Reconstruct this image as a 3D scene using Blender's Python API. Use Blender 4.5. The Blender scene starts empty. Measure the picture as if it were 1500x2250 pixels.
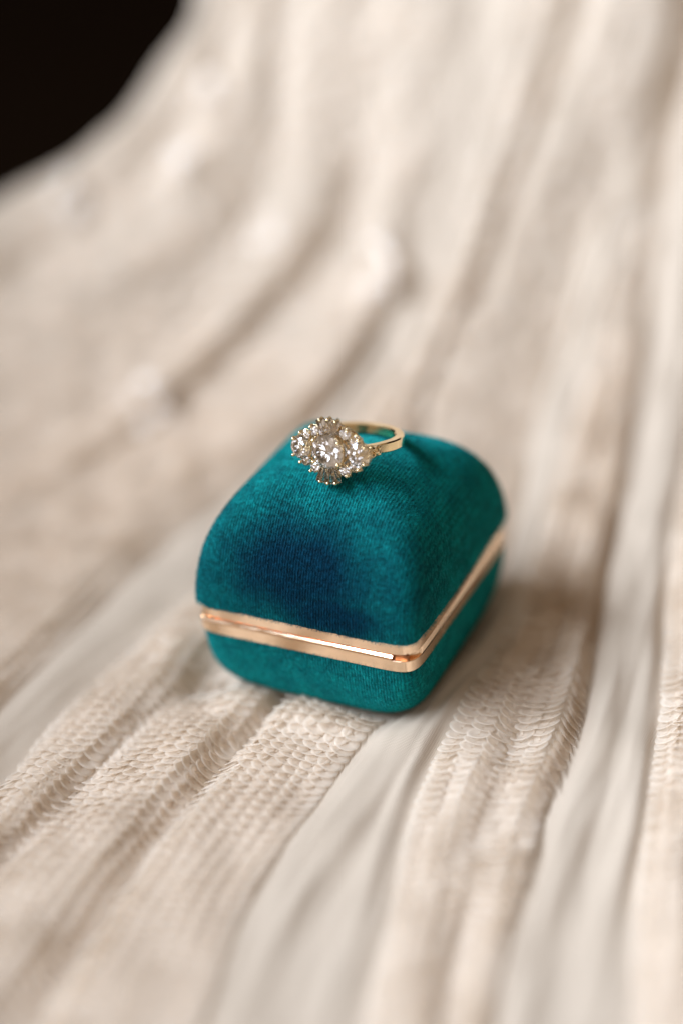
import bpy, bmesh, math, random
import numpy as np
from mathutils import Vector, Matrix

rng = np.random.default_rng(7)
random.seed(7)
scene = bpy.context.scene
COL = scene.collection
CM = 0.01                                   # everything below is written in centimetres

# ---------------------------------------------------------------- camera
YAW, PITCH, ROLL, DIST, TX, TY = 0.475, 0.528, -0.081, 33.35, -0.344, 1.473
LENS = 55.0
FPX = LENS / 36 * 2250
fw = np.array([-math.sin(YAW) * math.cos(PITCH), math.cos(YAW) * math.cos(PITCH), -math.sin(PITCH)])
rt = np.cross(fw, [0, 0, 1]); rt /= np.linalg.norm(rt)
up = np.cross(rt, fw)
rt, up = rt * math.cos(ROLL) + up * math.sin(ROLL), up * math.cos(ROLL) - rt * math.sin(ROLL)
CAMP = np.array([0, 0, 1.5]) - fw * DIST + rt * TX + up * TY
cam_d = bpy.data.cameras.new('camera')
cam = bpy.data.objects.new('camera', cam_d); COL.objects.link(cam)
M = Matrix(((rt[0], up[0], -fw[0], CAMP[0] * CM), (rt[1], up[1], -fw[1], CAMP[1] * CM),
            (rt[2], up[2], -fw[2], CAMP[2] * CM), (0, 0, 0, 1)))
cam.matrix_world = M
cam_d.sensor_fit = 'VERTICAL'; cam_d.sensor_height = 36; cam_d.sensor_width = 24
cam_d.lens = LENS
cam_d.clip_start = 0.02; cam_d.clip_end = 50
cam_d.dof.use_dof = True
cam_d.dof.focus_distance = 0.3066
cam_d.dof.aperture_fstop = 2.4
cam_d.dof.aperture_blades = 0
scene.camera = cam

# ---------------------------------------------------------------- world and light
w = bpy.data.worlds.new('World'); scene.world = w; w.use_nodes = True
bg = w.node_tree.nodes['Background']
bg.inputs[0].default_value = (1.0, 0.76, 0.54, 1); bg.inputs[1].default_value = 0.30

def area_light(name, loc, target, sx, sy, power, col):
    l = bpy.data.lights.new(name, 'AREA'); l.shape = 'RECTANGLE'; l.size = sx; l.size_y = sy
    l.energy = power; l.color = col
    o = bpy.data.objects.new(name, l); COL.objects.link(o)
    o.location = loc
    o.rotation_euler = (Vector(target) - Vector(loc)).to_track_quat('-Z', 'Y').to_euler()
    return o
# one tall window beside the table, left of the camera and a little behind the box
WR = Vector((math.cos(YAW), math.sin(YAW), 0))        # to the right of the camera, along the ground
FR = Vector((-math.sin(YAW), math.cos(YAW), 0))       # away from the camera, along the ground
wpos = -0.60 * WR - 0.08 * FR + Vector((0, 0, 0.75))
area_light('window_light', wpos, wpos + WR * .87 - FR * .02 + Vector((0, 0, .49)), 0.75, 0.85, 81.0, (0.845, 1.0, 1.235))
# an added lamp, in front and to the left, for sparkle in stones and metal
fpos = -1.15 * WR - 2.15 * FR + Vector((0, 0, 1.0))
area_light('sparkle_light', fpos, (0, 0, 0.05), 0.65, 1.15, 9.5, (0.92, 1.0, 1.15))
# large soft fill lamp added overhead
area_light('overhead_fill', (0.15, -0.25, 1.6), (0, 0, 0), 2.2, 2.2, 3.2, (1.0, 0.93, 0.84))

scene.view_settings.view_transform = 'Standard'
scene.view_settings.look = 'None'
scene.view_settings.exposure = 0.0
scene.view_settings.gamma = 1.0
scene.render.engine = 'CYCLES'
scene.cycles.max_bounces = 16
scene.cycles.transmission_bounces = 14
scene.cycles.glossy_bounces = 8
scene.cycles.diffuse_bounces = 5
scene.cycles.transparent_max_bounces = 16
scene.cycles.sample_clamp_indirect = 6.0
scene.cycles.use_denoising = True

# ---------------------------------------------------------------- helpers
def project(P):
    v = np.asarray(P, float) - CAMP
    z = v @ fw
    return 750 + FPX * (v @ rt) / z, 1125 - FPX * (v @ up) / z, z

def mesh_np(name, V, F=None, mat=None, smooth=True):
    """V in cm (n,3), F list/array of faces -> mesh"""
    V = np.asarray(V, float) * CM
    me = bpy.data.meshes.new(name)
    if isinstance(F, np.ndarray):
        n, k = F.shape
        me.vertices.add(len(V)); me.vertices.foreach_set('co', V.ravel())
        me.loops.add(n * k); me.loops.foreach_set('vertex_index', F.astype(np.int32).ravel())
        me.polygons.add(n); me.polygons.foreach_set('loop_start', np.arange(0, n * k, k, dtype=np.int32))
        me.update(calc_edges=True)
    else:
        me.from_pydata([tuple(v) for v in V], [], [tuple(f) for f in F]); me.update()
    me.polygons.foreach_set('use_smooth', np.full(len(me.polygons), smooth))
    if mat: me.materials.append(mat)
    return me

def link(name, me, parent=None, mw=None):
    o = bpy.data.objects.new(name, me); COL.objects.link(o)
    if parent is not None: o.parent = parent
    if mw is not None: o.matrix_local = mw
    return o

def empty(name, loc, label, cat):
    o = bpy.data.objects.new(name, None); COL.objects.link(o)
    o.location = loc; o.empty_display_size = 0.005
    o['label'] = label; o['category'] = cat
    return o

def bm_mesh(name, bm, mat, smooth=False):
    me = bpy.data.meshes.new(name); bm.to_mesh(me); bm.free()
    me.transform(Matrix.Scale(CM, 4))
    me.polygons.foreach_set('use_smooth', np.full(len(me.polygons), smooth))
    me.materials.append(mat)
    return me

# ---- materials
def new_mat(name):
    m = bpy.data.materials.new(name); m.use_nodes = True
    nt = m.node_tree
    return m, nt, nt.nodes['Principled BSDF'], nt.nodes['Material Output']
def N(nt, kind, **kw):
    n = nt.nodes.new(kind)
    for k, v in kw.items():
        if k.startswith('i_'): n.inputs[k[2:].replace('_', ' ')].default_value = v
        else: setattr(n, k, v)
    return n

def mat_metal(name, col, rough, tarnish=0.25):
    m, nt, p, out = new_mat(name)
    p.inputs['Metallic'].default_value = 1
    tc = N(nt, 'ShaderNodeTexCoord')
    n1 = N(nt, 'ShaderNodeTexNoise'); n1.inputs['Scale'].default_value = 260; n1.inputs['Detail'].default_value = 5
    nt.links.new(tc.outputs['Object'], n1.inputs['Vector'])
    r = N(nt, 'ShaderNodeMapRange'); r.inputs['From Min'].default_value = .3; r.inputs['From Max'].default_value = .7
    r.inputs['To Min'].default_value = rough * .7; r.inputs['To Max'].default_value = rough * 1.5
    nt.links.new(n1.outputs['Fac'], r.inputs['Value']); nt.links.new(r.outputs[0], p.inputs['Roughness'])
    mx = N(nt, 'ShaderNodeMix', data_type='RGBA')
    mx.inputs['A'].default_value = (*col, 1); mx.inputs['B'].default_value = (*(c * (1 - tarnish) for c in col), 1)
    cr = N(nt, 'ShaderNodeMapRange'); cr.inputs['From Min'].default_value = .45; cr.inputs['From Max'].default_value = .75
    nt.links.new(n1.outputs['Fac'], cr.inputs['Value'])
    nt.links.new(cr.outputs[0], mx.inputs['Factor']); nt.links.new(mx.outputs['Result'], p.inputs['Base Color'])
    n2 = N(nt, 'ShaderNodeTexNoise'); n2.inputs['Scale'].default_value = 120; n2.inputs['Detail'].default_value = 3
    nt.links.new(tc.outputs['Object'], n2.inputs['Vector'])
    b = N(nt, 'ShaderNodeBump'); b.inputs['Strength'].default_value = .025; b.inputs['Distance'].default_value = .0006
    nt.links.new(n2.outputs['Fac'], b.inputs['Height']); nt.links.new(b.outputs[0], p.inputs['Normal'])
    return m
M_ROSE = mat_metal('rose_gold', (0.90, 0.67, 0.47), .20, .15)
M_BEVEL = mat_metal('bevel_rose_gold', (0.86, 0.60, 0.40), .10, .15)
M_GAP = mat_metal('notch_dark', (0.30, 0.12, 0.05), .4)
M_GOLD = mat_metal('yellow_gold', (0.92, 0.72, 0.42), .11, .15)

def mat_gem():
    m, nt, p, out = new_mat('diamond')
    nt.nodes.remove(p)
    g = N(nt, 'ShaderNodeBsdfGlass'); g.inputs['IOR'].default_value = 2.42
    g.inputs['Roughness'].default_value = 0.0; g.inputs['Color'].default_value = (1.0, .99, .985, 1)
    nt.links.new(g.outputs[0], out.inputs['Surface'])
    return m
M_GEM = mat_gem()

def mat_velvet(name, pile=False):
    m, nt, p, out = new_mat(name)
    L = nt.links.new
    tc = N(nt, 'ShaderNodeTexCoord')
    # brushed nap: the darker sheen of this lid patch is put into the colour
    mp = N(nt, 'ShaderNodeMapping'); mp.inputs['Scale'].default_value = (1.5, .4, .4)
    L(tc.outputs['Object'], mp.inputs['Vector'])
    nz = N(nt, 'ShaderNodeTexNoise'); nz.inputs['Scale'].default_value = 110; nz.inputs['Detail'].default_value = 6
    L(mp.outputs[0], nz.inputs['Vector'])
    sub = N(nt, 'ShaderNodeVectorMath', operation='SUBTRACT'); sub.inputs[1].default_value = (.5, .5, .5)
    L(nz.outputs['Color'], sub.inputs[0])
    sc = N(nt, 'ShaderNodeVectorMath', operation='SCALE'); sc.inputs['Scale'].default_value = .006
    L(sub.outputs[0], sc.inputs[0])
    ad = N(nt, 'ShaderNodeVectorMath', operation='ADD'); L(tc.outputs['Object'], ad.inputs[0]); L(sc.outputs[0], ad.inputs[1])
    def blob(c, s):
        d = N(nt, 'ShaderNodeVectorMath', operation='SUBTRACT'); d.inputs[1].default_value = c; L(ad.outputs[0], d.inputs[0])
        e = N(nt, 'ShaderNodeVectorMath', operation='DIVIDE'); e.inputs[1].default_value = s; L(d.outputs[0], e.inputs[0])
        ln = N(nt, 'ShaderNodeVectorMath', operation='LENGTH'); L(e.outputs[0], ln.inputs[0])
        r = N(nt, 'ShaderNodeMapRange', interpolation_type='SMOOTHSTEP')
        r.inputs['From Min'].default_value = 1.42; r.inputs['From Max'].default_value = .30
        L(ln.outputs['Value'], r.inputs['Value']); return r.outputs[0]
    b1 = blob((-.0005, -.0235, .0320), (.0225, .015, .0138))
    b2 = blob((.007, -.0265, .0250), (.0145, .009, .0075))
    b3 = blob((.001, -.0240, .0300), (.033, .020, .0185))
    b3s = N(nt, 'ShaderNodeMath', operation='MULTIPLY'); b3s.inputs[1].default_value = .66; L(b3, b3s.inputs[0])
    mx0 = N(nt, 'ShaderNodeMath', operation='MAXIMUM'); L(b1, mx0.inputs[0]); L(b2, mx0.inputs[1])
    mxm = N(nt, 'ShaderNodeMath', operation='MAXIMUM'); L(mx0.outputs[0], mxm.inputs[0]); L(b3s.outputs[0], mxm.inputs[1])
    nap_shade = mxm.outputs[0]
    n2 = N(nt, 'ShaderNodeTexNoise'); n2.inputs['Scale'].default_value = 260; n2.inputs['Detail'].default_value = 8; n2.inputs['Roughness'].default_value = .65
    L(tc.outputs['Object'], n2.inputs['Vector'])
    c1 = N(nt, 'ShaderNodeMix', data_type='RGBA')
    c1.inputs['A'].default_value = (.000, .122, .122, 1); c1.inputs['B'].default_value = (.002, .240, .222, 1)
    mr2 = N(nt, 'ShaderNodeMapRange'); mr2.inputs['From Min'].default_value = .36; mr2.inputs['From Max'].default_value = .66
    L(n2.outputs['Fac'], mr2.inputs['Value']); L(mr2.outputs[0], c1.inputs['Factor'])
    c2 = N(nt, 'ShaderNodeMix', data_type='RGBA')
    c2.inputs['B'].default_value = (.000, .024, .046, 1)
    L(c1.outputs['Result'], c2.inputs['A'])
    L(nap_shade, c2.inputs['Factor'])
    p.inputs['Roughness'].default_value = .9
    p.inputs['Specular IOR Level'].default_value = .08
    p.inputs['Sheen Weight'].default_value = .8
    p.inputs['Sheen Roughness'].default_value = .42
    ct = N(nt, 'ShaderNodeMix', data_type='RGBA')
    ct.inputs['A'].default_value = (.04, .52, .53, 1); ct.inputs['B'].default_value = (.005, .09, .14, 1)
    L(nap_shade, ct.inputs['Factor']); L(ct.outputs['Result'], p.inputs['Sheen Tint'])
    basecol = c2.outputs['Result']
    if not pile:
        # knitted backing rows; the shade in the pile's gaps is put into the colour
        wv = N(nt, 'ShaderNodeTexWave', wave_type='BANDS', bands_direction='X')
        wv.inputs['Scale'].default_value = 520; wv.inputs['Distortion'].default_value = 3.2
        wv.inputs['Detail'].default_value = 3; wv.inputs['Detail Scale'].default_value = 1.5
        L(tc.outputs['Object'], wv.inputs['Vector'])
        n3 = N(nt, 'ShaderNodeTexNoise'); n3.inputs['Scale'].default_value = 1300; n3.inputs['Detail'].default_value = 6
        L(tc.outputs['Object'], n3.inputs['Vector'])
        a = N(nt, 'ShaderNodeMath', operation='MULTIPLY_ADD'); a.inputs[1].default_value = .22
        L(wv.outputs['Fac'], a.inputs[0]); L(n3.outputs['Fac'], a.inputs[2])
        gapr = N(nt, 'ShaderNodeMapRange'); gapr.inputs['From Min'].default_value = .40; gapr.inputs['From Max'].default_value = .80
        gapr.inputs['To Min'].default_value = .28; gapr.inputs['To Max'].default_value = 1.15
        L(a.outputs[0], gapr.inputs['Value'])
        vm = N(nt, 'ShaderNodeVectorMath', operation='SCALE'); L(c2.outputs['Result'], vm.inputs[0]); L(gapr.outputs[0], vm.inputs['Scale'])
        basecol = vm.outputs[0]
        b = N(nt, 'ShaderNodeBump'); b.inputs['Strength'].default_value = 1.0; b.inputs['Distance'].default_value = .0006
        L(a.outputs[0], b.inputs['Height']); L(b.outputs[0], p.inputs['Normal'])
    L(basecol, p.inputs['Base Color'])
    return m
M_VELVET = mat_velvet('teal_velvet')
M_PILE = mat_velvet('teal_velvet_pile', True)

def mat_cloth():
    m, nt, p, out = new_mat('ivory_chiffon')
    L = nt.links.new
    tc = N(nt, 'ShaderNodeTexCoord')
    n1 = N(nt, 'ShaderNodeTexNoise'); n1.inputs['Scale'].default_value = 30; n1.inputs['Detail'].default_value = 6
    L(tc.outputs['Object'], n1.inputs['Vector'])
    mx = N(nt, 'ShaderNodeMix', data_type='RGBA')
    mx.inputs['A'].default_value = (.635, .50, .37, 1); mx.inputs['B'].default_value = (.705, .57, .435, 1)
    L(n1.outputs['Fac'], mx.inputs['Factor']); L(mx.outputs['Result'], p.inputs['Base Color'])
    p.inputs['Roughness'].default_value = .75
    p.inputs['Sheen Weight'].default_value = .05
    p.inputs['Specular IOR Level'].default_value = .15
    wx = N(nt, 'ShaderNodeTexWave', bands_direction='X'); wx.inputs['Scale'].default_value = 900; wx.inputs['Distortion'].default_value = 1.2
    wy = N(nt, 'ShaderNodeTexWave', bands_direction='Y'); wy.inputs['Scale'].default_value = 900; wy.inputs['Distortion'].default_value = 1.2
    L(tc.outputs['Object'], wx.inputs['Vector']); L(tc.outputs['Object'], wy.inputs['Vector'])
    a = N(nt, 'ShaderNodeMath', operation='ADD'); L(wx.outputs['Fac'], a.inputs[0]); L(wy.outputs['Fac'], a.inputs[1])
    b = N(nt, 'ShaderNodeBump'); b.inputs['Strength'].default_value = .35; b.inputs['Distance'].default_value = .0003
    L(a.outputs[0], b.inputs['Height']); L(b.outputs[0], p.inputs['Normal'])
    t = N(nt, 'ShaderNodeBsdfTranslucent'); L(mx.outputs['Result'], t.inputs['Color'])
    ms = N(nt, 'ShaderNodeMixShader'); ms.inputs[0].default_value = .30
    L(p.outputs[0], ms.inputs[1]); L(t.outputs[0], ms.inputs[2]); L(ms.outputs[0], out.inputs['Surface'])
    return m
M_CLOTH = mat_cloth()

def mat_sequin():
    m, nt, p, out = new_mat('pearl_sequin')
    L = nt.links.new
    p.inputs['Base Color'].default_value = (.93, .84, .725, 1)
    p.inputs['Roughness'].default_value = .14
    p.inputs['Specular IOR Level'].default_value = .6
    t = N(nt, 'ShaderNodeBsdfTranslucent'); t.inputs['Color'].default_value = (.98, .885, .76, 1)
    tr = N(nt, 'ShaderNodeBsdfTransparent'); tr.inputs['Color'].default_value = (.97, .95, .93, 1)
    m1 = N(nt, 'ShaderNodeMixShader'); m1.inputs[0].default_value = .50
    L(p.outputs[0], m1.inputs[1]); L(t.outputs[0], m1.inputs[2])
    m2 = N(nt, 'ShaderNodeMixShader'); m2.inputs[0].default_value = .34
    L(m1.outputs[0], m2.inputs[1]); L(tr.outputs[0], m2.inputs[2])
    L(m2.outputs[0], out.inputs['Surface'])
    return m
M_SEQ = mat_sequin()

def mat_plain(name, col, rough):
    m, nt, p, out = new_mat(name)
    tc = N(nt, 'ShaderNodeTexCoord'); n1 = N(nt, 'ShaderNodeTexNoise'); n1.inputs['Scale'].default_value = 8
    nt.links.new(tc.outputs['Object'], n1.inputs['Vector'])
    mx = N(nt, 'ShaderNodeMix', data_type='RGBA')
    mx.inputs['A'].default_value = (*col, 1); mx.inputs['B'].default_value = (*(c * .6 for c in col), 1)
    nt.links.new(n1.outputs['Fac'], mx.inputs['Factor']); nt.links.new(mx.outputs['Result'], p.inputs['Base Color'])
    p.inputs['Roughness'].default_value = rough
    p.inputs['Specular IOR Level'].default_value = .1
    return m

# ---------------------------------------------------------------- the draped fabric (large structure first)
FH = np.array([-math.sin(YAW), math.cos(YAW), 0.0])        # ground direction away from the camera
RH = np.array([math.cos(YAW), math.sin(YAW), 0.0])         # ground direction to the right
def base_h(g):                                             # lies flat, then climbs away behind the box
    t = np.clip((np.asarray(g, float) - 4) / 16, 0, 1)
    flat = .85 * 16 * (t ** 3 - t ** 4 / 2)
    return flat + .85 * np.maximum(np.asarray(g, float) - 20, 0)

def amp(g): return .47 + .36 * np.clip((g - 3) / 12, 0, 1)

def on_cloth(x, y, h):
    """a fold point of the photographed cloth, brought to the height it has -> (r, g)"""
    d = fw + rt * ((x - 750) / FPX) - up * ((y - 1125) / FPX)
    lo, hi = 15.0, 110.0
    for _ in range(50):
        m = (lo + hi) / 2; P = CAMP + d * m; g = P @ FH
        if P[2] > base_h(g) + h * amp(g): lo = m
        else: hi = m
    P = CAMP + d * lo
    return P @ RH, P @ FH

V, R = -1, 1
FOLDS = [
 (R, .0, [(-150,620),(0,520),(120,440),(260,330),(380,200),(470,80),(500,0)]),
 (V, -.38, [(-150,760,-.6),(0,620,-.6),(100,545,-.5),(240,455),(340,370),(420,260),(480,130),(520,0)]),
 (R, .3, [(-150,870),(0,750),(140,660),(300,560),(440,430),(520,300),(560,180),(575,0)]),
 (V, -.35, [(-150,1150),(0,1050),(47,1022),(140,961),(280,850),(420,700),(520,560),(580,420,-.3),(605,300,-.25),(610,150,-.2),(610,0,-.1)]),
 (R, .3, [(-150,1230),(0,1120),(150,1010),(330,885),(450,780),(560,670),(640,560),(690,420,.25),(710,250,.2),(710,0,.18)]),
 (V, -.4, [(-150,1350,.1),(0,1230,.1),(120,1120,0),(268,990,-.2),(370,905,-.4),(430,845),(525,775),(625,675),(725,575),(780,450),(800,300,-.15),(815,150,0),(820,0,.08)]),
 (R, .32, [(-150,1590),(0,1450),(117,1333),(233,1210),(327,1092),(420,1015),(513,975),(607,930),(700,860),(780,760),(830,660),(870,500,.27),(890,300,.25),(900,0,.22)]),
 (V, -.42, [(-150,1700,-.34),(0,1560,-.34),(50,1500,-.36),(100,1460),(200,1357),(283,1267),(367,1193),(420,1148),(513,1080),(607,1000),(700,920),(790,800),(850,690),(890,600,-.2),(930,450,.08),(960,250,.17),(970,0,.2)]),
 (R, .02, [(-150,1745),(0,1605),(60,1545),(133,1475),(233,1375),(333,1285),(433,1195),(530,1120),(640,1010),(740,920),(830,800),(890,700),(930,600),(980,450),(1020,250),(1050,0)]),
 (V, -.34, [(-150,1870),(0,1723),(80,1640),(217,1490),(300,1430),(427,1317),(530,1220),(650,1080),(760,960),(860,800,-.1),(920,700,.05),(970,600,.13),(1020,450,.15),(1080,250,.15),(1130,0,.15)]),
 (R, .32, [(-150,1980),(0,1810),(127,1683),(200,1617),(283,1533),(337,1487),(400,1443),(500,1350),(650,1200),(800,1000),(880,850,.25),(940,700,.2),(1000,600,.2),(1050,450,.2),(1120,250,.2),(1180,0,.2)]),
 (V, -.38, [(-150,2060),(0,1895),(100,1805),(190,1725),(300,1620),(333,1583),(443,1503),(540,1400),(700,1200),(820,1020,0),(900,850,.1),(960,700,.1),(1015,600,.15),(1065,450,.15),(1140,250,.15),(1200,0,.15)]),
 (R, .32, [(-150,2300),(0,2100),(100,2005),(200,1900),(280,1790),(360,1715),(391,1673),(456,1613),(513,1570),(600,1500),(720,1350),(850,1100),(915,870,.3),(975,715,.3),(1030,600,.3),(1080,450,.3),(1160,250,.3),(1225,0,.3)]),
 (V, -.45, [(-90,2560,-.5),(100,2230,-.5),(175,2115),(250,1990),(325,1890),(385,1815),(450,1730),(517,1666),(590,1590),(660,1510),(780,1350),(880,1100),(930,860),(970,750),(1015,650),(1060,575),(1080,485),(1125,390),(1175,265),(1225,140),(1275,0)]),
 (R, .28, [(-40,2560),(150,2240),(240,2075),(330,1930),(400,1840),(460,1770),(540,1680),(610,1600),(669,1525),(760,1420),(900,1150),(965,860),(1000,760),(1060,650),(1110,560),(1150,450,.3),(1220,265,.35),(1290,100,.35),(1320,0,.35)]),
 (V, -.12, [(330,2560,-.0),(470,2200,-.0),(500,2100,-.0),(540,1980,-.02),(600,1890,-.08),(676,1795),(741,1696),(809,1609),(860,1575),(930,1520,-.3),(1000,1420,-.4),(1060,1330,-.4),(1110,1240,-.4),(1140,1120,-.4),(1160,1000,-.45),(1190,850,-.45),(1225,775,-.45),(1250,665,-.5),(1285,540,-.5),(1325,450,-.45),(1365,350,-.35),(1395,240,-.1),(1440,125,.05),(1460,0,.1)]),
 (R, .24, [(430,2560),(560,2200),(600,2080),(650,1960),(700,1870),(760,1770),(830,1670),(885,1600),(920,1560),(965,1510,.3),(1030,1430,.2),(1080,1345,.1),(1125,1240,.1),(1160,1120,.1),(1180,1000,.1),(1215,850,.1),(1250,775),(1275,665),(1310,540),(1350,440,-.1),(1388,340,-.25),(1418,230,-.3),(1457,115,-.2),(1475,0,-.15)]),
 (V, -.1, [(520,2560,.02),(620,2230,.02),(700,2010,.03),(770,1920,.1),(830,1800,.1),(880,1700,.25),(920,1610,.32),(948,1556,.34),(980,1508,.3),(1042,1445,.25),(1092,1345,.2),(1135,1240,.15),(1168,1120,.15),(1195,1000,.15),(1230,850,.15),(1262,775,.15),(1290,665,.15),(1325,540,.1),(1365,435,-.1),(1400,335,-.35),(1430,225,-.5),(1468,110,-.45),(1484,0,-.4)]),
 (R, .26, [(680,2560),(740,2200),(780,2050),(805,1930),(840,1810),(885,1715),(925,1620),(952,1560),(987,1500),(1049,1450),(1099,1350),(1143,1240),(1175,1120),(1205,1000),(1245,850),(1275,775),(1305,665),(1340,540,.1),(1380,430,-.1),(1415,330,-.45),(1445,220,-.7),(1480,100,-.7),(1495,0,-.65)]),
 (V, -.28, [(730,2560,.05),(800,2200,.05),(845,2050,.04),(870,1900,.02),(900,1780,.0),(955,1660,-.1),(995,1580,.1),(1025,1520,.2),(1080,1450,.22),(1125,1350,.22),(1165,1240,.2),(1200,1120,.2),(1230,1000,.2),(1268,850,.2),(1295,775,.2),(1325,665,.2),(1360,540,.0),(1395,430,-.15),(1428,330,-.6),(1460,220,-.9),(1495,100,-.95),(1510,0,-.9)]),
 (R, .28, [(880,2560),(900,2200),(930,2050),(965,1900),(1010,1780),(1060,1650),(1100,1550),(1140,1450),(1190,1330),(1225,1200),(1255,1080),(1300,950),(1330,800),(1355,650,.15),(1390,500,.0),(1425,380,-.6),(1455,280,-.95),(1500,150,-1.1),(1530,0,-1.15)]),
 (V, .05, [(950,2560,-.1),(980,2200,-.1),(1010,2050,-.05),(1050,1900,0),(1090,1780,0),(1130,1650,.05),(1165,1550,.1),(1195,1450,.12),(1230,1330,.12),(1262,1200,.1),(1290,1080,.1),(1330,950,.1),(1355,800,.1),(1378,650,.1),(1405,500,-.1),(1438,380,-.7),(1465,280,-1.05),(1510,150,-1.25),(1540,0,-1.3)]),
 (R, .22, [(1000,2560,.14),(1040,2250,.14),(1060,2125,.14),(1095,2000,.15),(1130,1900),(1140,1825),(1155,1775),(1195,1700),(1230,1613),(1260,1448),(1280,1330),(1310,1200),(1335,1080),(1365,900),(1392,700,.15),(1415,500,-.1),(1445,350,-.8),(1485,200,-1.2),(1525,100,-1.4),(1550,0,-1.4)]),
 (V, -.38, [(1020,2560,.0),(1080,2250,.0),(1100,2125,.0),(1135,2000,.0),(1175,1900,-.03),(1180,1825,-.1),(1195,1775,-.18),(1240,1700,-.3),(1273,1613,-.33),(1302,1448),(1318,1330),(1340,1200),(1364,1100),(1395,900),(1420,700),(1440,500,-.6),(1467,350,-1.1),(1502,200,-1.4),(1540,100,-1.5),(1565,0,-1.5)]),
 (R, .14, [(1080,2560),(1130,2250),(1150,2125),(1185,2000),(1220,1900),(1232,1825),(1250,1775),(1290,1700),(1325,1613),(1352,1448),(1365,1330),(1385,1200),(1408,1100),(1438,900),(1468,700),(1490,500),(1520,350),(1560,200),(1600,100),(1640,0)]),
 (V, -.08, [(1180,2560),(1205,2250),(1245,2120),(1275,2000),(1290,1880),(1310,1810),(1345,1700,-.15),(1380,1550,-.05),(1400,1448,.1),(1415,1330,.2),(1430,1200,.22),(1450,1100,.22),(1480,900,.22),(1510,700,.22),(1540,500,.2),(1640,100,.2),(1680,0,.2)]),
 (R, .12, [(1280,2560),(1300,2250),(1335,2050),(1365,1880),(1388,1750),(1410,1600),(1428,1450),(1440,1250),(1465,1100),(1500,900),(1540,650),(1720,0)]),
 (V, -.25, [(1370,2560,-.05),(1380,2250,-.05),(1395,1950,-.08),(1418,1800,-.15),(1436,1650),(1456,1522),(1462,1247),(1490,1100),(1530,900),(1580,650),(1780,0)]),
 (R, .28, [(1470,2560),(1480,2250),(1490,1900),(1510,1650),(1525,1450),(1535,1250),(1565,1000),(1640,650),(1860,0)]),
 (V, -.3, [(1620,2560),(1620,2250),(1620,1500),(1680,1000),(1800,500),(1960,0)]),
 (R, .3, [(1800,2560),(1800,2250),(1780,1500),(1850,1000),(2000,500),(2200,0)]),
]
NF = len(FOLDS)
G0, G1 = -19.0, 27.0
GS = np.linspace(G0, G1, 461)
CR = np.zeros((NF, len(GS))); CH = np.zeros((NF, len(GS)))
for k, (kind, h0, pts) in enumerate(FOLDS):
    q = []
    for p in pts:
        h = p[2] if len(p) > 2 else h0
        r_, g_ = on_cloth(p[0], p[1], h); q.append((g_, r_, h))
    q.sort(); q = np.array(q)
    r_ = np.interp(GS, q[:, 0], q[:, 1]); h_ = np.interp(GS, q[:, 0], q[:, 2])
    sl = np.clip((q[1, 1] - q[0, 1]) / (q[1, 0] - q[0, 0]), -.6, 1.6)
    lo = GS < q[0, 0]; r_[lo] = q[0, 1] + (GS[lo] - q[0, 0]) * sl
    sl = np.clip((q[-1, 1] - q[-2, 1]) / (q[-1, 0] - q[-2, 0]), -.3, .6)
    hi = GS > q[-1, 0]; r_[hi] = q[-1, 1] + (GS[hi] - q[-1, 0]) * sl
    ker = np.hanning(27); ker /= ker.sum()
    CR[k] = np.convolve(np.pad(r_, 13, mode='edge'), ker, 'valid')
    CH[k] = np.convolve(np.pad(h_, 13, mode='edge'), ker, 'valid')
for k in range(1, NF):
    CR[k] = np.maximum(CR[k], CR[k - 1] + .10)
KIND = np.array([f[0] for f in FOLDS])

# the far-left edge where the fabric ends
ed = np.array([on_cloth(x, y, 0.1)[::-1] for x, y in [(-400,640),(-150,505),(0,405),(110,345),(235,262),(290,190),(345,110),(400,45),(415,0)]])
ed = ed[np.argsort(ed[:, 0])]; ed[:, 1] += .5
def edge_r(g): 
    return np.where(g < ed[0, 0], ed[0, 1] + (g - ed[0, 0]) * 4.0, np.interp(g, ed[:, 0], ed[:, 1]))

def smooth_noise(x, y, seed, f):
    o = np.zeros_like(x)
    rr = np.random.default_rng(seed)
    for i in range(7):
        a, b, c = rr.normal(0, f), rr.normal(0, f), rr.uniform(0, 6.3)
        o += np.sin(a * x + b * y + c)
    return o / 7

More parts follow.
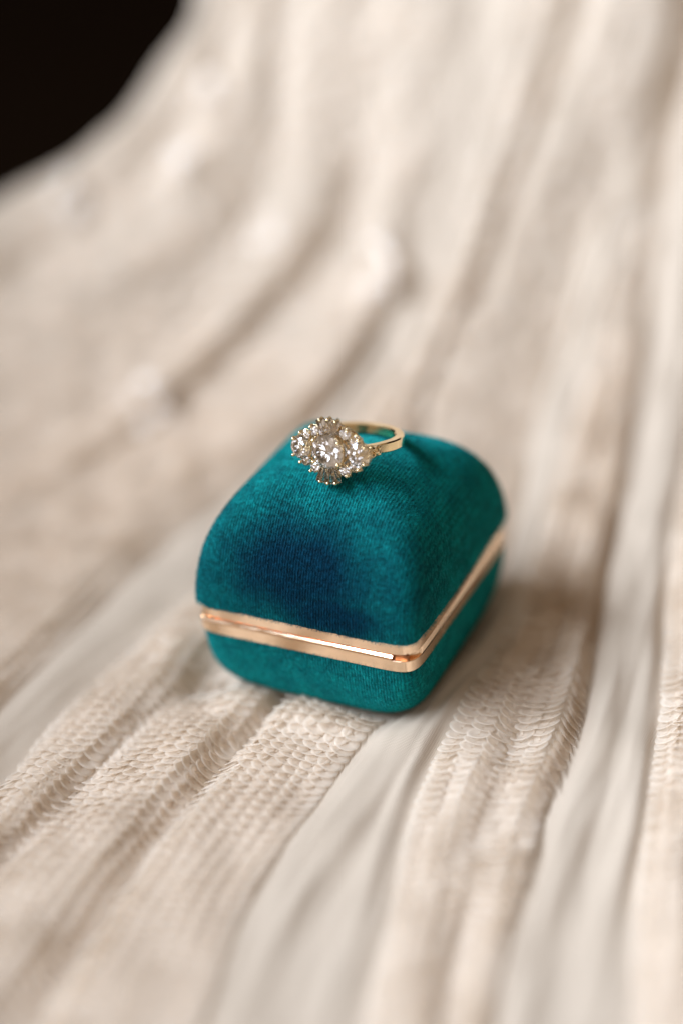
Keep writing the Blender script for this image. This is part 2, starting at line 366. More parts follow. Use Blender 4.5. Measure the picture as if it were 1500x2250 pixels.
BUMPS = [(*on_cloth(x, y, .4), h, s_) for x, y, h, s_ in ((330, 890, .38, .42), (838, 612, .5, .5), (412, 385, .45, .5), (450, 205, .45, .5), (150, 430, .35, .5), (452, 1478, -.40, .55), (385, 1405, .26, .55))]
BW, BD = 5.0, 5.537
def cloth_h(r, g):
    """height of the fabric over (r, g), both arrays of one shape"""
    r = np.asarray(r, float); g = np.asarray(g, float)
    gi = np.clip((g - G0) / (G1 - G0) * (len(GS) - 1), 0, len(GS) - 1.001)
    i0 = gi.astype(int); f = gi - i0
    shp = r.shape; rf, i0, f = r.ravel(), i0.ravel(), f.ravel()
    out = np.zeros(len(rf))
    cr = CR[:, i0] * (1 - f) + CR[:, i0 + 1] * f; ch = CH[:, i0] * (1 - f) + CH[:, i0 + 1] * f
    idx = (cr <= rf).sum(0)
    a = np.clip(idx - 1, 0, NF - 1); b = np.clip(idx, 0, NF - 1)
    cols = np.arange(len(rf))
    ra, rb, ha, hb = cr[a, cols], cr[b, cols], ch[a, cols], ch[b, cols]
    t = np.clip((rf - ra) / np.maximum(rb - ra, 1e-4), 0, 1)
    rise = np.sin(t * np.pi / 2); fall = 1 - np.cos(t * np.pi / 2)
    cosi = .5 - .5 * np.cos(np.pi * t)
    wgt = np.where(KIND[a] < KIND[b], rise * .4 + cosi * .6, np.where(KIND[a] > KIND[b], fall * .4 + cosi * .6, cosi))
    out = ha + (hb - ha) * wgt
    qf = idx + t
    out += .11 * smooth_noise(qf * 1.0, g.ravel() * .3, 31, 4.0) + .10 * smooth_noise(qf, g.ravel() * .14, 33, 9.0)
    out += .05 * smooth_noise(qf, g.ravel() * .10, 35, 16.0)
    out = out.reshape(shp) * amp(g)
    out += .13 * smooth_noise(r, g, 3, 1.2) * amp(g) + .05 * smooth_noise(r, g, 5, 2.6)
    for (br, bg_, bh, bs) in BUMPS:
        out += bh * np.exp(-(((r - br) ** 2 + ((g - bg_) * .7) ** 2) / bs ** 2))
    # pressed flat under the box
    bx = np.abs(r * RH[0] + g * FH[0]); by = np.abs(r * RH[1] + g * FH[1])
    q = np.hypot(np.maximum(bx - (BW / 2 - .75), 0), np.maximum(by - (BD / 2 - .75), 0))
    m = np.clip(q / .75, 0, 1); m = m * m * (3 - 2 * m)
    out += .10 * np.exp(-((q - 1.0) / .38) ** 2)
    cap = -.02 + m * .42 + np.where(q > .75, 5, 0)
    out = np.minimum(out, cap)
    out = np.where(m < 1, np.maximum(out, -.35 + .0 * m), out)
    # rolls off its far-left edge
    d = np.maximum(edge_r(g) - r, 0)
    drop = d * d * 2
    return base_h(g) + out - drop

rs = np.concatenate([np.arange(-24, 20.01, .085)]); gs = np.arange(G0 + .5, G1 - .5, .095)
RR, GG = np.meshgrid(rs, gs)
RR = np.maximum(RR, edge_r(GG) - .22)
ZZ = cloth_h(RR, GG)
keep = np.ones(RR.shape, bool); keep[:, :-1] = RR[:, 1:] > RR[:, :-1] + 1e-6
P = RR[..., None] * RH + GG[..., None] * FH; P[..., 2] = ZZ
nr, ng = len(rs), len(gs)
ii = np.arange(ng * nr).reshape(ng, nr)
F = np.stack([ii[:-1, :-1], ii[:-1, 1:], ii[1:, 1:], ii[1:, :-1]], -1).reshape(-1, 4)
F = F[keep.ravel()[F].all(1)]
used = np.unique(F); remap = np.zeros(ng * nr, int); remap[used] = np.arange(len(used))
fab = empty('sequined_fabric', (0, 0, 0), 'ivory chiffon fabric with rows of pale sequins, draped in long folds under the velvet box', 'fabric')
link('chiffon', mesh_np('chiffon', P.reshape(-1, 3)[used], remap[F], M_CLOTH), fab)

# sequins, sewn in rows along the folds
def surf(r, g):
    e = .14
    z = cloth_h(r, g); zr = cloth_h(r + e, g); zg = cloth_h(r, g + e)
    p = r[..., None] * RH + g[..., None] * FH; p[..., 2] = z
    n = np.cross(np.stack([RH[0] * e + 0 * z, RH[1] * e + 0 * z, zr - z], -1), np.stack([FH[0] * e + 0 * z, FH[1] * e + 0 * z, zg - z], -1))
    n /= np.linalg.norm(n, axis=-1, keepdims=True)
    return p, n
BANDS = [(0, 7, 0), (9, 13, .0), (13, 15, .0), (19, 23, .0), (27, 30, .0)]
SEQ = []
SG = np.arange(-15, 24, .25)
for (k0, k1, _) in BANDS:
    gi = np.interp(SG, GS, np.arange(len(GS))).astype(int)
    r0 = CR[k0, gi] + .10; r1 = CR[k1, gi] - .06
    nsmp = 90
    tt = np.linspace(0, 1, nsmp)
    rrr = r0[:, None] + (r1 - r0)[:, None] * tt; ggg = np.repeat(SG[:, None], nsmp, 1)
    zz = cloth_h(rrr, ggg)
    ds = np.hypot(np.diff(rrr, axis=1), np.diff(zz, axis=1))
    cum = np.concatenate([np.zeros((len(SG), 1)), np.cumsum(ds, 1)], 1)
    width = cum[:, -1]
    midw = np.median(width[(SG > -8) & (SG < 6)])
    rows = max(2, int(midw / .345))
    for j in range(rows):
        frac = (j + .5) / rows
        rline = np.array([np.interp(frac * width[i], cum[i], rrr[i]) for i in range(len(SG))])
        zl = cloth_h(rline, SG)
        step = np.sqrt(np.diff(rline) ** 2 + np.diff(SG) ** 2 + np.diff(zl) ** 2)
        arc = np.concatenate([[0], np.cumsum(step)])
        s = np.arange(rng.uniform(0, .3), arc[-1], .225)
        s = s + rng.normal(0, .006, len(s))
        g_ = np.interp(s, arc, SG); r_ = np.interp(s, arc, rline) + rng.normal(0, .010, len(s))
        g2 = np.interp(s - .05, arc, SG); r2 = np.interp(s - .05, arc, rline)
        wloc = np.interp(g_, SG, width)
        ok = rng.random(len(s)) < np.clip(wloc / midw * 1.2, .25, 1)       # rows thin out where the band is gathered
        p, n = surf(r_, g_); p2, _ = surf(r2, g2)
        T = p2 - p; T /= np.linalg.norm(T, axis=1, keepdims=True) + 1e-9
        x, y, z = project(p)
        bx, by = np.abs(p[:, 0]) - (BW / 2 - .25), np.abs(p[:, 1]) - (BD / 2 - .25)
        ok &= ~((bx < 0) & (by < 0))
        ok &= (x > -420) & (x < 1920) & (y > -200) & (y < 2600) & (edge_r(g_) < r_ - .1)
        far = np.clip((g_ - 9) / 6, 0, 1)
        ok &= rng.random(len(s)) > far * .75
        for i in np.nonzero(ok)[0]:
            SEQ.append((p[i], n[i], T[i], x[i], y[i], z[i]))
# a few loose sequins turned so that they catch the window
wdir = np.array(wpos) / CM
for (gx, gy, k) in ((330, 888, 9), (345, 900, 5), (838, 612, 9), (860, 590, 5), (412, 385, 3), (450, 205, 3), (150, 430, 5), (600, 500, 3)):
    r_, g_ = on_cloth(gx, gy, .3)
    for _ in range(k):
        rr_ = np.array([r_ + rng.normal(0, .22)]); gg_ = np.array([g_ + rng.normal(0, .3)])
        p, n = surf(rr_, gg_); p = p[0]
        a_ = wdir - p; a_ /= np.linalg.norm(a_); c_ = CAMP - p; c_ /= np.linalg.norm(c_)
        hv = a_ + c_ + rng.normal(0, .10, 3); hv /= np.linalg.norm(hv)
        T = np.cross(hv, RH); T /= np.linalg.norm(T)
        x, y, z = project(p)
        SEQ.append((p + n[0] * .12, hv, T, x, y, z))
n_loose = 42
ns = len(SEQ)
SP = np.array([s[0] for s in SEQ]); SN = np.array([s[1] for s in SEQ]); ST = np.array([s[2] for s in SEQ])
SX = np.array([s[3] for s in SEQ]); SY = np.array([s[4] for s in SEQ]); SZ = np.array([s[5] for s in SEQ])
SB = np.cross(SN, ST); SB /= np.linalg.norm(SB, axis=1, keepdims=True)
ST = np.cross(SB, SN)
tilt = rng.normal(.29, .03, ns) ; rollq = rng.normal(0, .04, ns)
tilt[-n_loose:] = 0
n2 = SN * np.cos(tilt)[:, None] - ST * np.sin(tilt)[:, None]
t2 = ST * np.cos(tilt)[:, None] + SN * np.sin(tilt)[:, None]
b2 = SB * np.cos(rollq)[:, None] + n2 * np.sin(rollq)[:, None]
n3 = n2 * np.cos(rollq)[:, None] - SB * np.sin(rollq)[:, None]
SP = SP + SN * .065
size = rng.normal(1.10, .04, ns)
# one cupped paillette with its thread hole and a stitch
K = 14
an = np.arange(K) * 2 * np.pi / K
def ringv(rad, z): return np.stack([np.cos(an) * rad, np.sin(an) * rad, np.full(K, z)], -1)
DV = np.vstack([ringv(.022, -.026), ringv(.15, -.014), ringv(.222, .006), ringv(.232, -.002), [[.0, -.012, -.012], [.0, .012, -.012], [-.19, .010, .014], [-.19, -.010, .014]]])
DF = []
for a in range(3):
    for i in range(K):
        j = (i + 1) % K
        DF.append((a * K + i, (a + 1) * K + i, (a + 1) * K + j, a * K + j))
DF.append((4 * K, 4 * K + 1, 4 * K + 2, 4 * K + 3))
DF = np.array(DF)
# local x -> t2 (towards the camera lip), y -> b2, z -> n3
coc = 2250 / 36 * (LENS / 2.2) * (LENS / 305) * np.abs(SZ * 10 - 305) / (SZ * 10)
hid = (SX > 425) & (SX < 1112) & (SY > 940) & (SY < 1545) & (SZ > 30.0)
cand = np.nonzero((SX > 5) & (SX < 1495) & (SY > 5) & (SY < 2245) & (coc < 26) & ~hid)[0]
cand = cand[np.argsort(SZ[cand])][:300]
single = np.zeros(ns, bool); single[cand] = True
seq_me = mesh_np('sequin', DV, DF, M_SEQ)
for i in cand:
    mw = Matrix([[*(float(v) for v in (t2[i][c] * size[i], b2[i][c] * size[i], n3[i][c] * size[i])), float(SP[i][c] * CM)] for c in range(3)] + [[0, 0, 0, 1]])
    link('sequin', seq_me, fab, mw)
rest = np.nonzero(~single)[0]
LV = DV[None] * size[rest][:, None, None]
W3 = LV[..., 0:1] * t2[rest][:, None] + LV[..., 1:2] * b2[rest][:, None] + LV[..., 2:3] * n3[rest][:, None] + SP[rest][:, None]
FF = (DF[None] + (np.arange(len(rest)) * len(DV))[:, None, None]).reshape(-1, 4)
so = link('sequin_cover', mesh_np('sequin_cover', W3.reshape(-1, 3), FF, M_SEQ), fab)
so['kind'] = 'stuff'
print('sequins', ns, 'single', len(cand))

# dark room beyond the fabric
M_DARK = mat_plain('dark_room', (.022, .013, .008), .9)
def box_mesh(name, x0, x1, y0, y1, z0, z1, mat):
    bm = bmesh.new(); bmesh.ops.create_cube(bm, size=1)
    for v in bm.verts: v.co = Vector(((x0, x1)[v.co.x > 0], (y0, y1)[v.co.y > 0], (z0, z1)[v.co.z > 0]))
    return bm_mesh(name, bm, mat)
fl = link('floor', box_mesh('floor', -300, 300, -60, 300, -26, -24, M_DARK)); fl['kind'] = 'structure'
wl = link('wall', box_mesh('wall', -300, 300, 150, 156, -23.9, 200, M_DARK)); wl['kind'] = 'structure'

# ---------------------------------------------------------------- the ring box
ZB, LH, MA, MB = 1.841, 2.853, 2.43, 2.094
box = empty('ring_box', (0, 0, 0), 'closed teal velvet ring box with a rose gold rim, standing on the sequined fabric', 'ring box')
TH = np.linspace(0, 2 * np.pi, 241)[:-1]
TH = TH + .0
def sup(n, th=TH):
    c, s = np.cos(th), np.sin(th); k = (np.abs(c) ** n + np.abs(s) ** n) ** (-1 / n)
    return c * k, s * k
def even_theta(n, cnt):
    """angles that spread points evenly round the rounded square"""
    th = np.linspace(0, 2 * np.pi, 4001); x, y = sup(n, th)
    s = np.concatenate([[0], np.cumsum(np.hypot(np.diff(x), np.diff(y)))])
    return np.interp(np.arange(cnt) * s[-1] / cnt, s, th)
Z_LID0 = ZB + .27
def lid_surf(th, t):
    """lid point for angle th and rise t (0 rim .. 1 top)"""
    n = 13.5 - 8.0 * t ** 2.0
    x, y = sup(n, th)
    a = BW / 2 * np.maximum(1 - t ** MA, 0) ** (1 / MA); b = BD / 2 * np.maximum(1 - t ** MB, 0) ** (1 / MB)
    P = np.stack([x * a, y * b, ZB + .12 + LH * t], -1)
    lump = smooth_noise(P[..., 0] * 1.0, P[..., 1] + P[..., 2] * 1.3, 11, 1.3) * .03
    k = 1 + lump / 2.5
    P[..., 0] *= k; P[..., 1] *= k
    P[..., 2] += lump * .5 * t
    return P
ths = even_theta(8, 240)
T0 = .053
ts = np.concatenate([[T0], np.sin(np.linspace(.075, np.pi / 2, 90))])
TT, HH = np.meshgrid(ts, ths, indexing='ij')
LP = lid_surf(HH, TT)
edge_wob = .035 * smooth_noise(ths * 9, ths * 0, 21, 1.5) + .02 * smooth_noise(ths * 30, ths * 0, 22, 1.2)
LP[0, :, 2] += edge_wob; LP[0, :, :2] *= .985           # velvet tucks in over the rim
LP[1, :, 2] += edge_wob * .5
nt_, nh_ = LP.shape[:2]
def loft(P, close_bottom=False, close_top=False):
    a, b = P.shape[:2]; ii = np.arange(a * b).reshape(a, b); jj = np.roll(ii, -1, 1)
    return np.stack([ii[:-1], jj[:-1], jj[1:], ii[1:]], -1).reshape(-1, 4)
inner = LP[0:1].copy(); inner[..., :2] *= .95; inner[..., 2] += .02
LP2 = np.concatenate([inner, LP])
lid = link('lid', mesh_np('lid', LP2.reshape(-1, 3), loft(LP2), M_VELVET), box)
# base
mB = 3.256
tb = np.concatenate([[.0], np.sin(np.linspace(.06, np.pi / 2 * .985, 40))])
zt = ZB - .30
def base_surf(th, t):
    n = 11 - 6 * t ** 1.5
    x, y = sup(n, th)
    k = (1 - t ** mB * .985) ** (1 / mB)
    a = (BW - .1) / 2 - (1 - k) * .92; b = (BD - .1) / 2 - (1 - k) * .92
    P = np.stack([x * a, y * b, zt * (1 - t)], -1)
    lump = smooth_noise(P[..., 0] * 1.2, P[..., 1] + P[..., 2] * 1.3, 12, 1.4) * .022
    P[..., 0] *= 1 + lump / 2.5; P[..., 1] *= 1 + lump / 2.5
    return P
TT, HH = np.meshgrid(tb, ths, indexing='ij')
BP = base_surf(HH, TT)
BP[0, :, :2] *= .985; BP[0, :, 2] += .018 * smooth_noise(ths * 20, ths * 0, 23, 1.4)
BP = np.concatenate([BP, BP[-1:] * np.array([.02, .02, 1])])
i2 = BP[0:1].copy(); i2[..., :2] *= .95
BP = np.concatenate([i2, BP])
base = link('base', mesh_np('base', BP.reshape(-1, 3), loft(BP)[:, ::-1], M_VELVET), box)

# rims: two rose gold bands with a bevelled strip between them along the front
def rim_path(th, off):
    x, y = sup(13, th)
    return x * (BW / 2 - .065 + off), y * (BD / 2 - .065 + off)
thr = even_theta(13, 480)
def rim(name, prof, extra=None):
    rowsP = []
    for (off, z) in prof:
        x, y = rim_path(thr, off); rowsP.append(np.stack([x, y, np.full(len(thr), z)], -1))
    Pm = np.array(rowsP)
    Pm = np.concatenate([Pm, Pm[0:1]])
    return link(name, mesh_np(name, Pm.reshape(-1, 3), loft(Pm)), box)
u = rim('upper_rim', [(-.25, ZB + .36), (-.03, ZB + .36), (-.012, ZB + .345), (.0, ZB + .042), (-.008, ZB + .032), (-.03, ZB + .03), (-.25, ZB + .03)])
l = rim('lower_rim', [(-.25, ZB - .085), (-.02, ZB - .085), (.030, ZB - .088), (.036, ZB - .098), (.022, ZB - .345), (-.03, ZB - .36), (-.25, ZB - .36)])
def crisp(me, ang):
    bm = bmesh.new(); bm.from_mesh(me)
    for e in bm.edges:
        if len(e.link_faces) == 2 and e.calc_face_angle() > ang: e.smooth = False
    bm.to_mesh(me); bm.free()
for o in (u, l): o.data.materials.append(M_ROSE); crisp(o.data, .22)
# seam between the two halves: closed everywhere but at the front corner
sx, sy = [], []
seam = []
for (off, z) in [(0, ZB + .034), (.03, ZB - .088)]:
    x, y = rim_path(thr, 0.0)
    gap = np.exp(-(((x - 2.20) / .20) ** 4)) * (y < -2.3) + 0
    fr = ((y < -2.55) & (x < 2.0)) * 1.0
    o_ = -.004 + (off - .004 if off else 0) - .13 * gap - .10 * fr
    xx, yy = sup(13, thr)
    seam.append(np.stack([xx * (BW / 2 - .065 + o_), yy * (BD / 2 - .065 + o_), np.full(len(thr), z)], -1))
seam = np.array(seam)
s_ = link('seam_strip', mesh_np('seam_strip', seam.reshape(-1, 3), loft(seam), M_ROSE), box)
# inside of the corner notch, its shade put into a dark colour
def strip(name, pts2, x0, x1, mat, parent):
    """prism along x at the front: pts2 are (y, z)"""
    n = len(pts2); Vv = [(x0, y, z) for y, z in pts2] + [(x1, y, z) for y, z in pts2]
    Ff = [tuple(range(n))[::-1], tuple(range(n, 2 * n))] + [(i, (i + 1) % n, n + (i + 1) % n, n + i) for i in range(n)]
    return link(name, mesh_np(name, Vv, Ff, mat, False), parent)
yf = -(BD / 2 - .065)
strip('bevel_strip', [(yf + .09, ZB + .020), (yf + .058, ZB + .018), (yf + .045, ZB + .013), (yf + .015, ZB + .006), (yf - .020, ZB - .038), (yf - .044, ZB - .053), (yf - .048, ZB - .062), (yf - .047, ZB - .086), (yf + .09, ZB - .086)], -2.22, 1.98, M_BEVEL, box)
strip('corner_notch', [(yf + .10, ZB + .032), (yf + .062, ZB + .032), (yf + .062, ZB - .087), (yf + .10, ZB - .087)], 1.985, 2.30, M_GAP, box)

# velvet pile: short fibres over the lid and base
def pile(name, fn, cnt, t0, t1, parent, length, wdt):
    th = even_theta(8, 4000); th = th[rng.integers(0, 4000, cnt)] + rng.normal(0, .002, cnt)
    t = t0 + (t1 - t0) * rng.random(cnt) ** 1.0
    e = 1e-3
    p = fn(th, t); pa = fn(th + e, t); pb = fn(th, np.minimum(t + e, .9999) if True else t)
    ta = pa - p; tb_ = pb - p
    ta /= np.linalg.norm(ta, axis=1, keepdims=True) + 1e-12; tb_ /= np.linalg.norm(tb_, axis=1, keepdims=True) + 1e-12
    n = np.cross(ta, tb_); n /= np.linalg.norm(n, axis=1, keepdims=True) + 1e-12
    cen = np.array([0, 0, ZB]); flip = ((p - cen) * n).sum(1) < 0; n[flip] *= -1
    down = -tb_ if name == 'lid_pile' else tb_
    dirv = n + .55 * down + rng.normal(0, .38, (cnt, 3))
    dirv /= np.linalg.norm(dirv, axis=1, keepdims=True)
    side = np.cross(dirv, rng.normal(0, 1, (cnt, 3))); side /= np.linalg.norm(side, axis=1, keepdims=True) + 1e-12
    L_ = (length * rng.uniform(.6, 1.25, cnt))[:, None]
    A = p - n * .008 - side * wdt; B = p - n * .008 + side * wdt; C = p + dirv * L_
    Vv = np.stack([A, B, C], 1).reshape(-1, 3)
    Ff = np.arange(cnt * 3).reshape(-1, 3)
    o = link(name, mesh_np(name, Vv, Ff, M_PILE, False), parent)
    o['kind'] = 'stuff'
    return o
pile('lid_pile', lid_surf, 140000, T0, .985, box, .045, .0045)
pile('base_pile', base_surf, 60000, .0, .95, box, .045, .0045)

# ---------------------------------------------------------------- the ring
# ring frame in camera terms: a = hole axis, h = from the hole to the head, t = along the head
def cam_vec(v): return rt * v[0] + up * v[1] - fw * v[2]
EL, AZ = math.radians(17.5), math.radians(28)
e2 = np.array([0, -math.sin(EL), math.cos(EL)])
a_v = cam_vec(np.array([0, math.cos(EL), math.sin(EL)]))
h_v = cam_vec(-math.sin(AZ) * np.array([1, 0, 0]) + math.cos(AZ) * e2)
t_v = np.cross(a_v, h_v)
t_v /= np.linalg.norm(t_v)
RO, RI, BWD = 1.0, .805, .22
HZ = 1.13                                        # height of the head's girdle plane above the hole's centre
# set it down on the lid along the line of sight
sup_pts = []
for k in range(72):
    a = k * math.pi / 36
    for s in (-1, 1): sup_pts.append((RO * math.sin(a), s * BWD / 2, RO * math.cos(a)))
for k in range(48):
    a = k * math.pi / 24
    sup_pts.append((.88 * math.cos(a), .74 * math.sin(a), HZ - .02))
sup_pts = np.array(sup_pts)
RS = .96
sup_pts = sup_pts * RS
sup_w = sup_pts[:, 0:1] * t_v + sup_pts[:, 1:2] * a_v + sup_pts[:, 2:3] * h_v
def lid_z(x, y):
    lo = np.zeros(len(x)); hi = np.ones(len(x))
    for _ in range(40):
        t = (lo + hi) / 2; n = 13.5 - 8 * t ** 2
        a = BW / 2 * np.maximum(1 - t ** MA, 1e-9) ** (1 / MA); b = BD / 2 * np.maximum(1 - t ** MB, 1e-9) ** (1 / MB)
        ins = (np.abs(x / a) ** n + np.abs(y / b) ** n) < 1
        lo = np.where(ins, t, lo); hi = np.where(ins, hi, t)
    return ZB + .12 + LH * lo
ray = fw + rt * ((782 - 750) / FPX) - up * ((962.5 - 1125) / FPX)
best = None
for dd in np.arange(28, 36, .02):
    C0 = CAMP + ray * dd; w_ = sup_w + C0
    gap = (w_[:, 2] - lid_z(w_[:, 0], w_[:, 1])).min()
    if gap < .02: break
    best = C0
RC = best
print('ring depth', (RC - CAMP) @ fw, 'head depth', (RC + h_v * HZ - CAMP) @ fw)
RM = Matrix(((t_v[0], a_v[0], h_v[0], RC[0] * CM), (t_v[1], a_v[1], h_v[1], RC[1] * CM), (t_v[2], a_v[2], h_v[2], RC[2] * CM), (0, 0, 0, 1)))
ring = empty('diamond_ring', (0, 0, 0), 'yellow gold ring with a round diamond cluster, lying on the teal box lid', 'ring')
ring.matrix_world = RM @ Matrix.Scale(RS, 4)

# band: squared section, tapering at the shoulders
prof = [(-.5, 0, .16), (-.36, 0, 0), (.36, 0, 0), (.5, 0, .16), (.5, 1, -.14), (.38, 1, 0), (-.38, 1, 0), (-.5, 1, -.14)]
cnt = 120; pts = []
for k in range(cnt + 1):
    a = math.radians(38 + (360 - 76) * k / cnt)
    sh = max(0, 1 - min(k, cnt - k) / 14)
    wd = BWD * (1 - .25 * sh); ro = RO - .02 * sh; ri = RI + .02 * sh
    for (u_, o_, b_) in prof:
        rad = ri + (ro - ri) * (o_ + b_)
        pts.append((math.sin(a) * rad, u_ * wd, math.cos(a) * rad))
pts = np.array(pts).reshape(cnt + 1, 8, 3)
ii = np.arange((cnt + 1) * 8).reshape(cnt + 1, 8); jj = np.roll(ii, -1, 1)
bf = [tuple(f) for f in np.stack([ii[:-1], ii[1:], jj[1:], jj[:-1]], -1).reshape(-1, 4)] + [tuple(ii[0]), tuple(ii[-1][::-1])]
bme = mesh_np('band', pts.reshape(-1, 3), bf, M_GOLD, False)
# smooth round the hoop, crisp across the section
bm = bmesh.new(); bm.from_mesh(bme)
for f in bm.faces: f.smooth = True
for e in bm.edges:
    if len(e.link_faces) == 2 and e.calc_face_angle() > .45: e.smooth = False
bm.to_mesh(bme); bm.free()
link('band', bme, ring)

def tube(bm, p, q, r0, r1, seg=8):
    p, q = Vector(p), Vector(q); d = (q - p); L_ = d.length
    m = Matrix.Translation((p + q) / 2) @ d.to_track_quat('Z', 'Y').to_matrix().to_4x4()
    bmesh.ops.create_cone(bm, cap_ends=True, segments=seg, radius1=r0, radius2=r1, depth=L_, matrix=m)
def ball(bm, p, r, seg=10):
    bmesh.ops.create_uvsphere(bm, u_segments=seg, v_segments=7, radius=r, matrix=Matrix.Translation(Vector(p)))

def brilliant():
    bm = bmesh.new(); P_ = []
    for k in range(8):
        a = (k + .5) * math.pi / 4; P_.append((.55 * math.cos(a), .55 * math.sin(a), .33))
    for k in range(8):
        a = k * math.pi / 4; P_.append((.775 * math.cos(a), .775 * math.sin(a), .208))
    for k in range(16):
        a = k * math.pi / 8
        P_.append((math.cos(a), math.sin(a), .02)); P_.append((math.cos(a), math.sin(a), -.02))
    for k in range(8):
        a = (k + .5) * math.pi / 4; P_.append((.30 * math.cos(a), .30 * math.sin(a), -.635))
    P_.append((0, 0, -.87))
    for p in P_: bm.verts.new(p)
    bmesh.ops.convex_hull(bm, input=bm.verts)
    bmesh.ops.recalc_face_normals(bm, faces=bm.faces)
    return bm
gem_me = bm_mesh('brilliant', brilliant(), M_GEM)
def gem(name, x, y, z, r, tiltv=(0, 0), rot=0.0):
    m = Matrix.Translation(Vector((x, y, z)) * CM) @ Matrix.Rotation(tiltv[0], 4, 'X') @ Matrix.Rotation(tiltv[1], 4, 'Y') @ Matrix.Rotation(rot, 4, 'Z') @ Matrix.Scale(r, 4)
    return link(name, gem_me, ring, m)
Zc = HZ + .13
gem('centre_stone', 0, 0, Zc, .36, (0, 0), .2)
for s in (-1, 1):
    gem('side_stone', s * .665, 0.0, HZ + .03, .245, (0, s * .12), .3 + s)
SM = [(.345, .385), (.565, .265)]
for sx_ in (-1, 1):
    for sy_ in (-1, 1):
        for q, (x, y) in enumerate(SM):
            gem('accent_stone', sx_ * x, sy_ * y, HZ + .01, .116, (-sy_ * .12, sx_ * .12), q + sx_ + .4 * sy_)
# tapered baguettes
def baguette():
    bm = bmesh.new()
    for (z, k) in ((.07, .80), (.03, .97), (.0, 1.0), (-.02, 1.0), (-.12, .45), (-.17, .10)):
        for (x, y) in ((-.050, -.18), (.050, -.18), (.082, .18), (-.082, .18)):
            bm.verts.new((x * k, y * (.55 + .45 * k), z))
    bmesh.ops.convex_hull(bm, input=bm.verts); bmesh.ops.recalc_face_normals(bm, faces=bm.faces)
    return bm
bag_me = bm_mesh('baguette', baguette(), M_GEM)
for s in (0, math.pi):
    for d in (-.30, 0, .30):
        a = s + d; rr_ = .50
        x, y = math.sin(a) * rr_ * 1.0, math.cos(a) * rr_
        m = Matrix.Translation(Vector((x, y, HZ + .075)) * CM) @ Matrix.Rotation(-a, 4, 'Z') @ Matrix.Rotation(-.05, 4, 'X')
        link('baguette_stone', bag_me, ring, m)

# settings: cups, gallery and claws
def cup_mesh(name, r, rim=.022, depth=.22):
    bm = bmesh.new(); seg = 28
    prof_ = [(r * 1.0 + rim * .2, .012), (r + rim, .0), (r + rim * .9, -.03), (r * .97, -depth), (r * .90, -depth), (r * .955, -.03)]
    vs = [[bm.verts.new((math.cos(2 * math.pi * k / seg) * q, math.sin(2 * math.pi * k / seg) * q, z)) for k in range(seg)] for q, z in prof_]
    for i in range(len(vs)):
        for k in range(seg):
            bm.faces.new((vs[i][k], vs[i][(k + 1) % seg], vs[(i + 1) % len(vs)][(k + 1) % seg], vs[(i + 1) % len(vs)][k]))
    bmesh.ops.recalc_face_normals(bm, faces=bm.faces)
    return bm_mesh(name, bm, M_GOLD, True)
c_c = cup_mesh('centre_cup', .36, .014, .10)
link('setting', c_c, ring, Matrix.Translation(Vector((0, 0, Zc - .012)) * CM))
c_s = cup_mesh('side_cup', .245, .006, .07)
for s in (-1, 1):
    link('setting', c_s, ring, Matrix.Translation(Vector((s * .665, 0, HZ - .02)) * CM) @ Matrix.Rotation(s * .12, 4, 'Y'))
c_a = cup_mesh('accent_cup', .116, .008, .05)
for sx_ in (-1, 1):
    for sy_ in (-1, 1):
        for x, y in SM:
            link('setting', c_a, ring, Matrix.Translation(Vector((sx_ * x, sy_ * y, HZ - .015)) * CM))
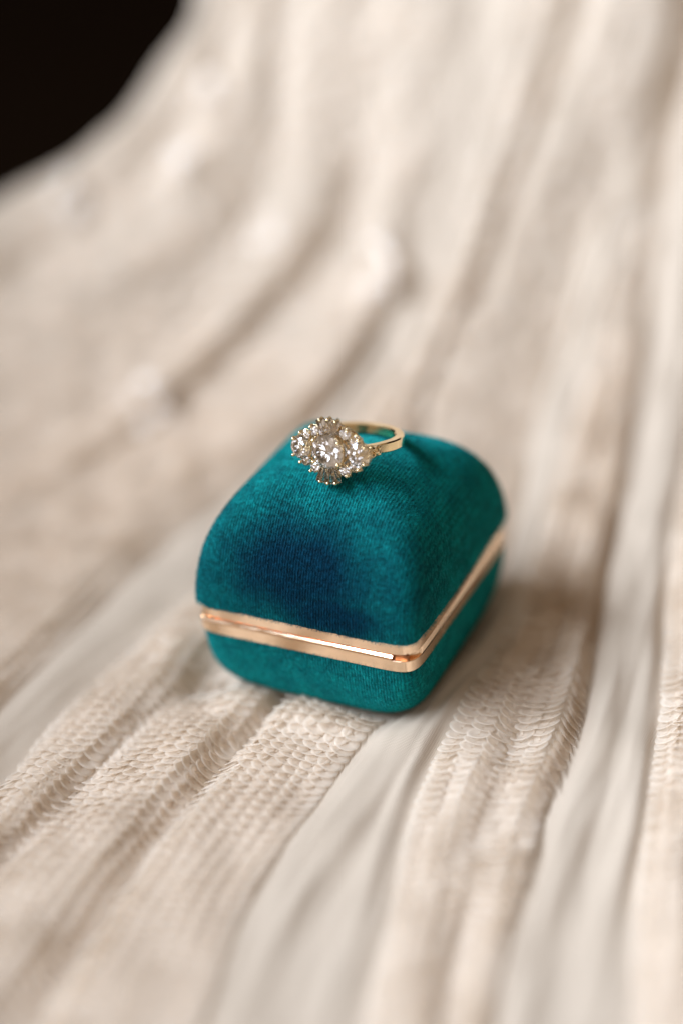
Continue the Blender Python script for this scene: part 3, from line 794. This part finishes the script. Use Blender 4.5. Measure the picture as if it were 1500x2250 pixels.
# gallery wires under the cluster
bm = bmesh.new()
def loop(bm, rx, ry, z, r, n=40):
    P_ = [(rx * math.cos(2 * math.pi * k / n), ry * math.sin(2 * math.pi * k / n), z) for k in range(n)]
    for k in range(n): tube(bm, P_[k], P_[(k + 1) % n], r, r, 6)
loop(bm, .60, .50, HZ - .13, .035); loop(bm, .50, .40, HZ - .26, .04); loop(bm, .36, .30, HZ - .10, .03)
for k in range(12):
    a = (k + .5) * math.pi / 6
    tube(bm, (.60 * math.cos(a), .50 * math.sin(a), HZ - .13), (.42 * math.cos(a), .32 * math.sin(a), HZ - .30), .025, .03, 6)
gal = bm_mesh('gallery', bm, M_GOLD, True)
link('gallery', gal, ring)
M_PALE = mat_metal('pale_gold', (0.92, 0.88, 0.80), .12, .08)
bm = bmesh.new()
bmesh.ops.create_cone(bm, cap_ends=True, segments=40, radius1=.96, radius2=1.0, depth=.03, matrix=Matrix.Translation((0, 0, HZ - .30)) @ Matrix.Diagonal((.66, .50, 1, 1)))
link('reflector_plate', bm_mesh('reflector_plate', bm, M_PALE), ring)  # plate added below the cluster, kept pale to make the stones whiter
# shoulders: stepped beads where the hoop meets the head
bm = bmesh.new()
for s in (-1, 1):
    tube(bm, (s * .50, 0, HZ - .26), (s * .66, 0, .76), .085, .10, 10)
    for q in (-1, 1):
        ball(bm, (s * .77, q * .06, .80), .075); ball(bm, (s * .84, q * .055, .66), .065)
        tube(bm, (s * .82, q * .07, HZ - .10), (s * .82, q * .07, .66), .035, .055, 8)
    ball(bm, (s * .84, 0, .74), .075)
link('shoulder', bm_mesh('shoulder', bm, M_GOLD, True), ring)

def prong(x, y, z, r=.036, root=None, bend=1.0):
    bm = bmesh.new()
    root = root or (x * .80, y * .80, HZ - .16)
    knee = (x * 1.02, y * 1.02, z - .05)
    tube(bm, root, knee, r * .85, r * .8, 8); ball(bm, knee, r * .8, 8)
    tip = (x * .97, y * .97, z + .045)
    tube(bm, knee, tip, r * .8, r * .9, 8); ball(bm, tip, r * 1.05, 10)
    link('prong', bm_mesh('prong', bm, M_GOLD, True), ring)
for s in (0, math.pi):
    for d in (-.30, 0, .30):
        a = s + d * .88; prong(math.sin(a) * .70, math.cos(a) * .685, HZ + .07)
for sx_ in (-1, 1):
    for sy_ in (-1, 1):
        for (x, y), k in zip(SM, (.125, .125)):
            l_ = math.hypot(x, y); f_ = 1 + k / l_
            prong(sx_ * x * f_, sy_ * y * f_, HZ + .03)
        prong(sx_ * .83, sy_ * .175, HZ + .05)
        q = .36 * 1.03
        prong(sx_ * q * .78, sy_ * q * .63, Zc + .03, .043, (sx_ * q * .6, sy_ * q * .5, HZ - .2))
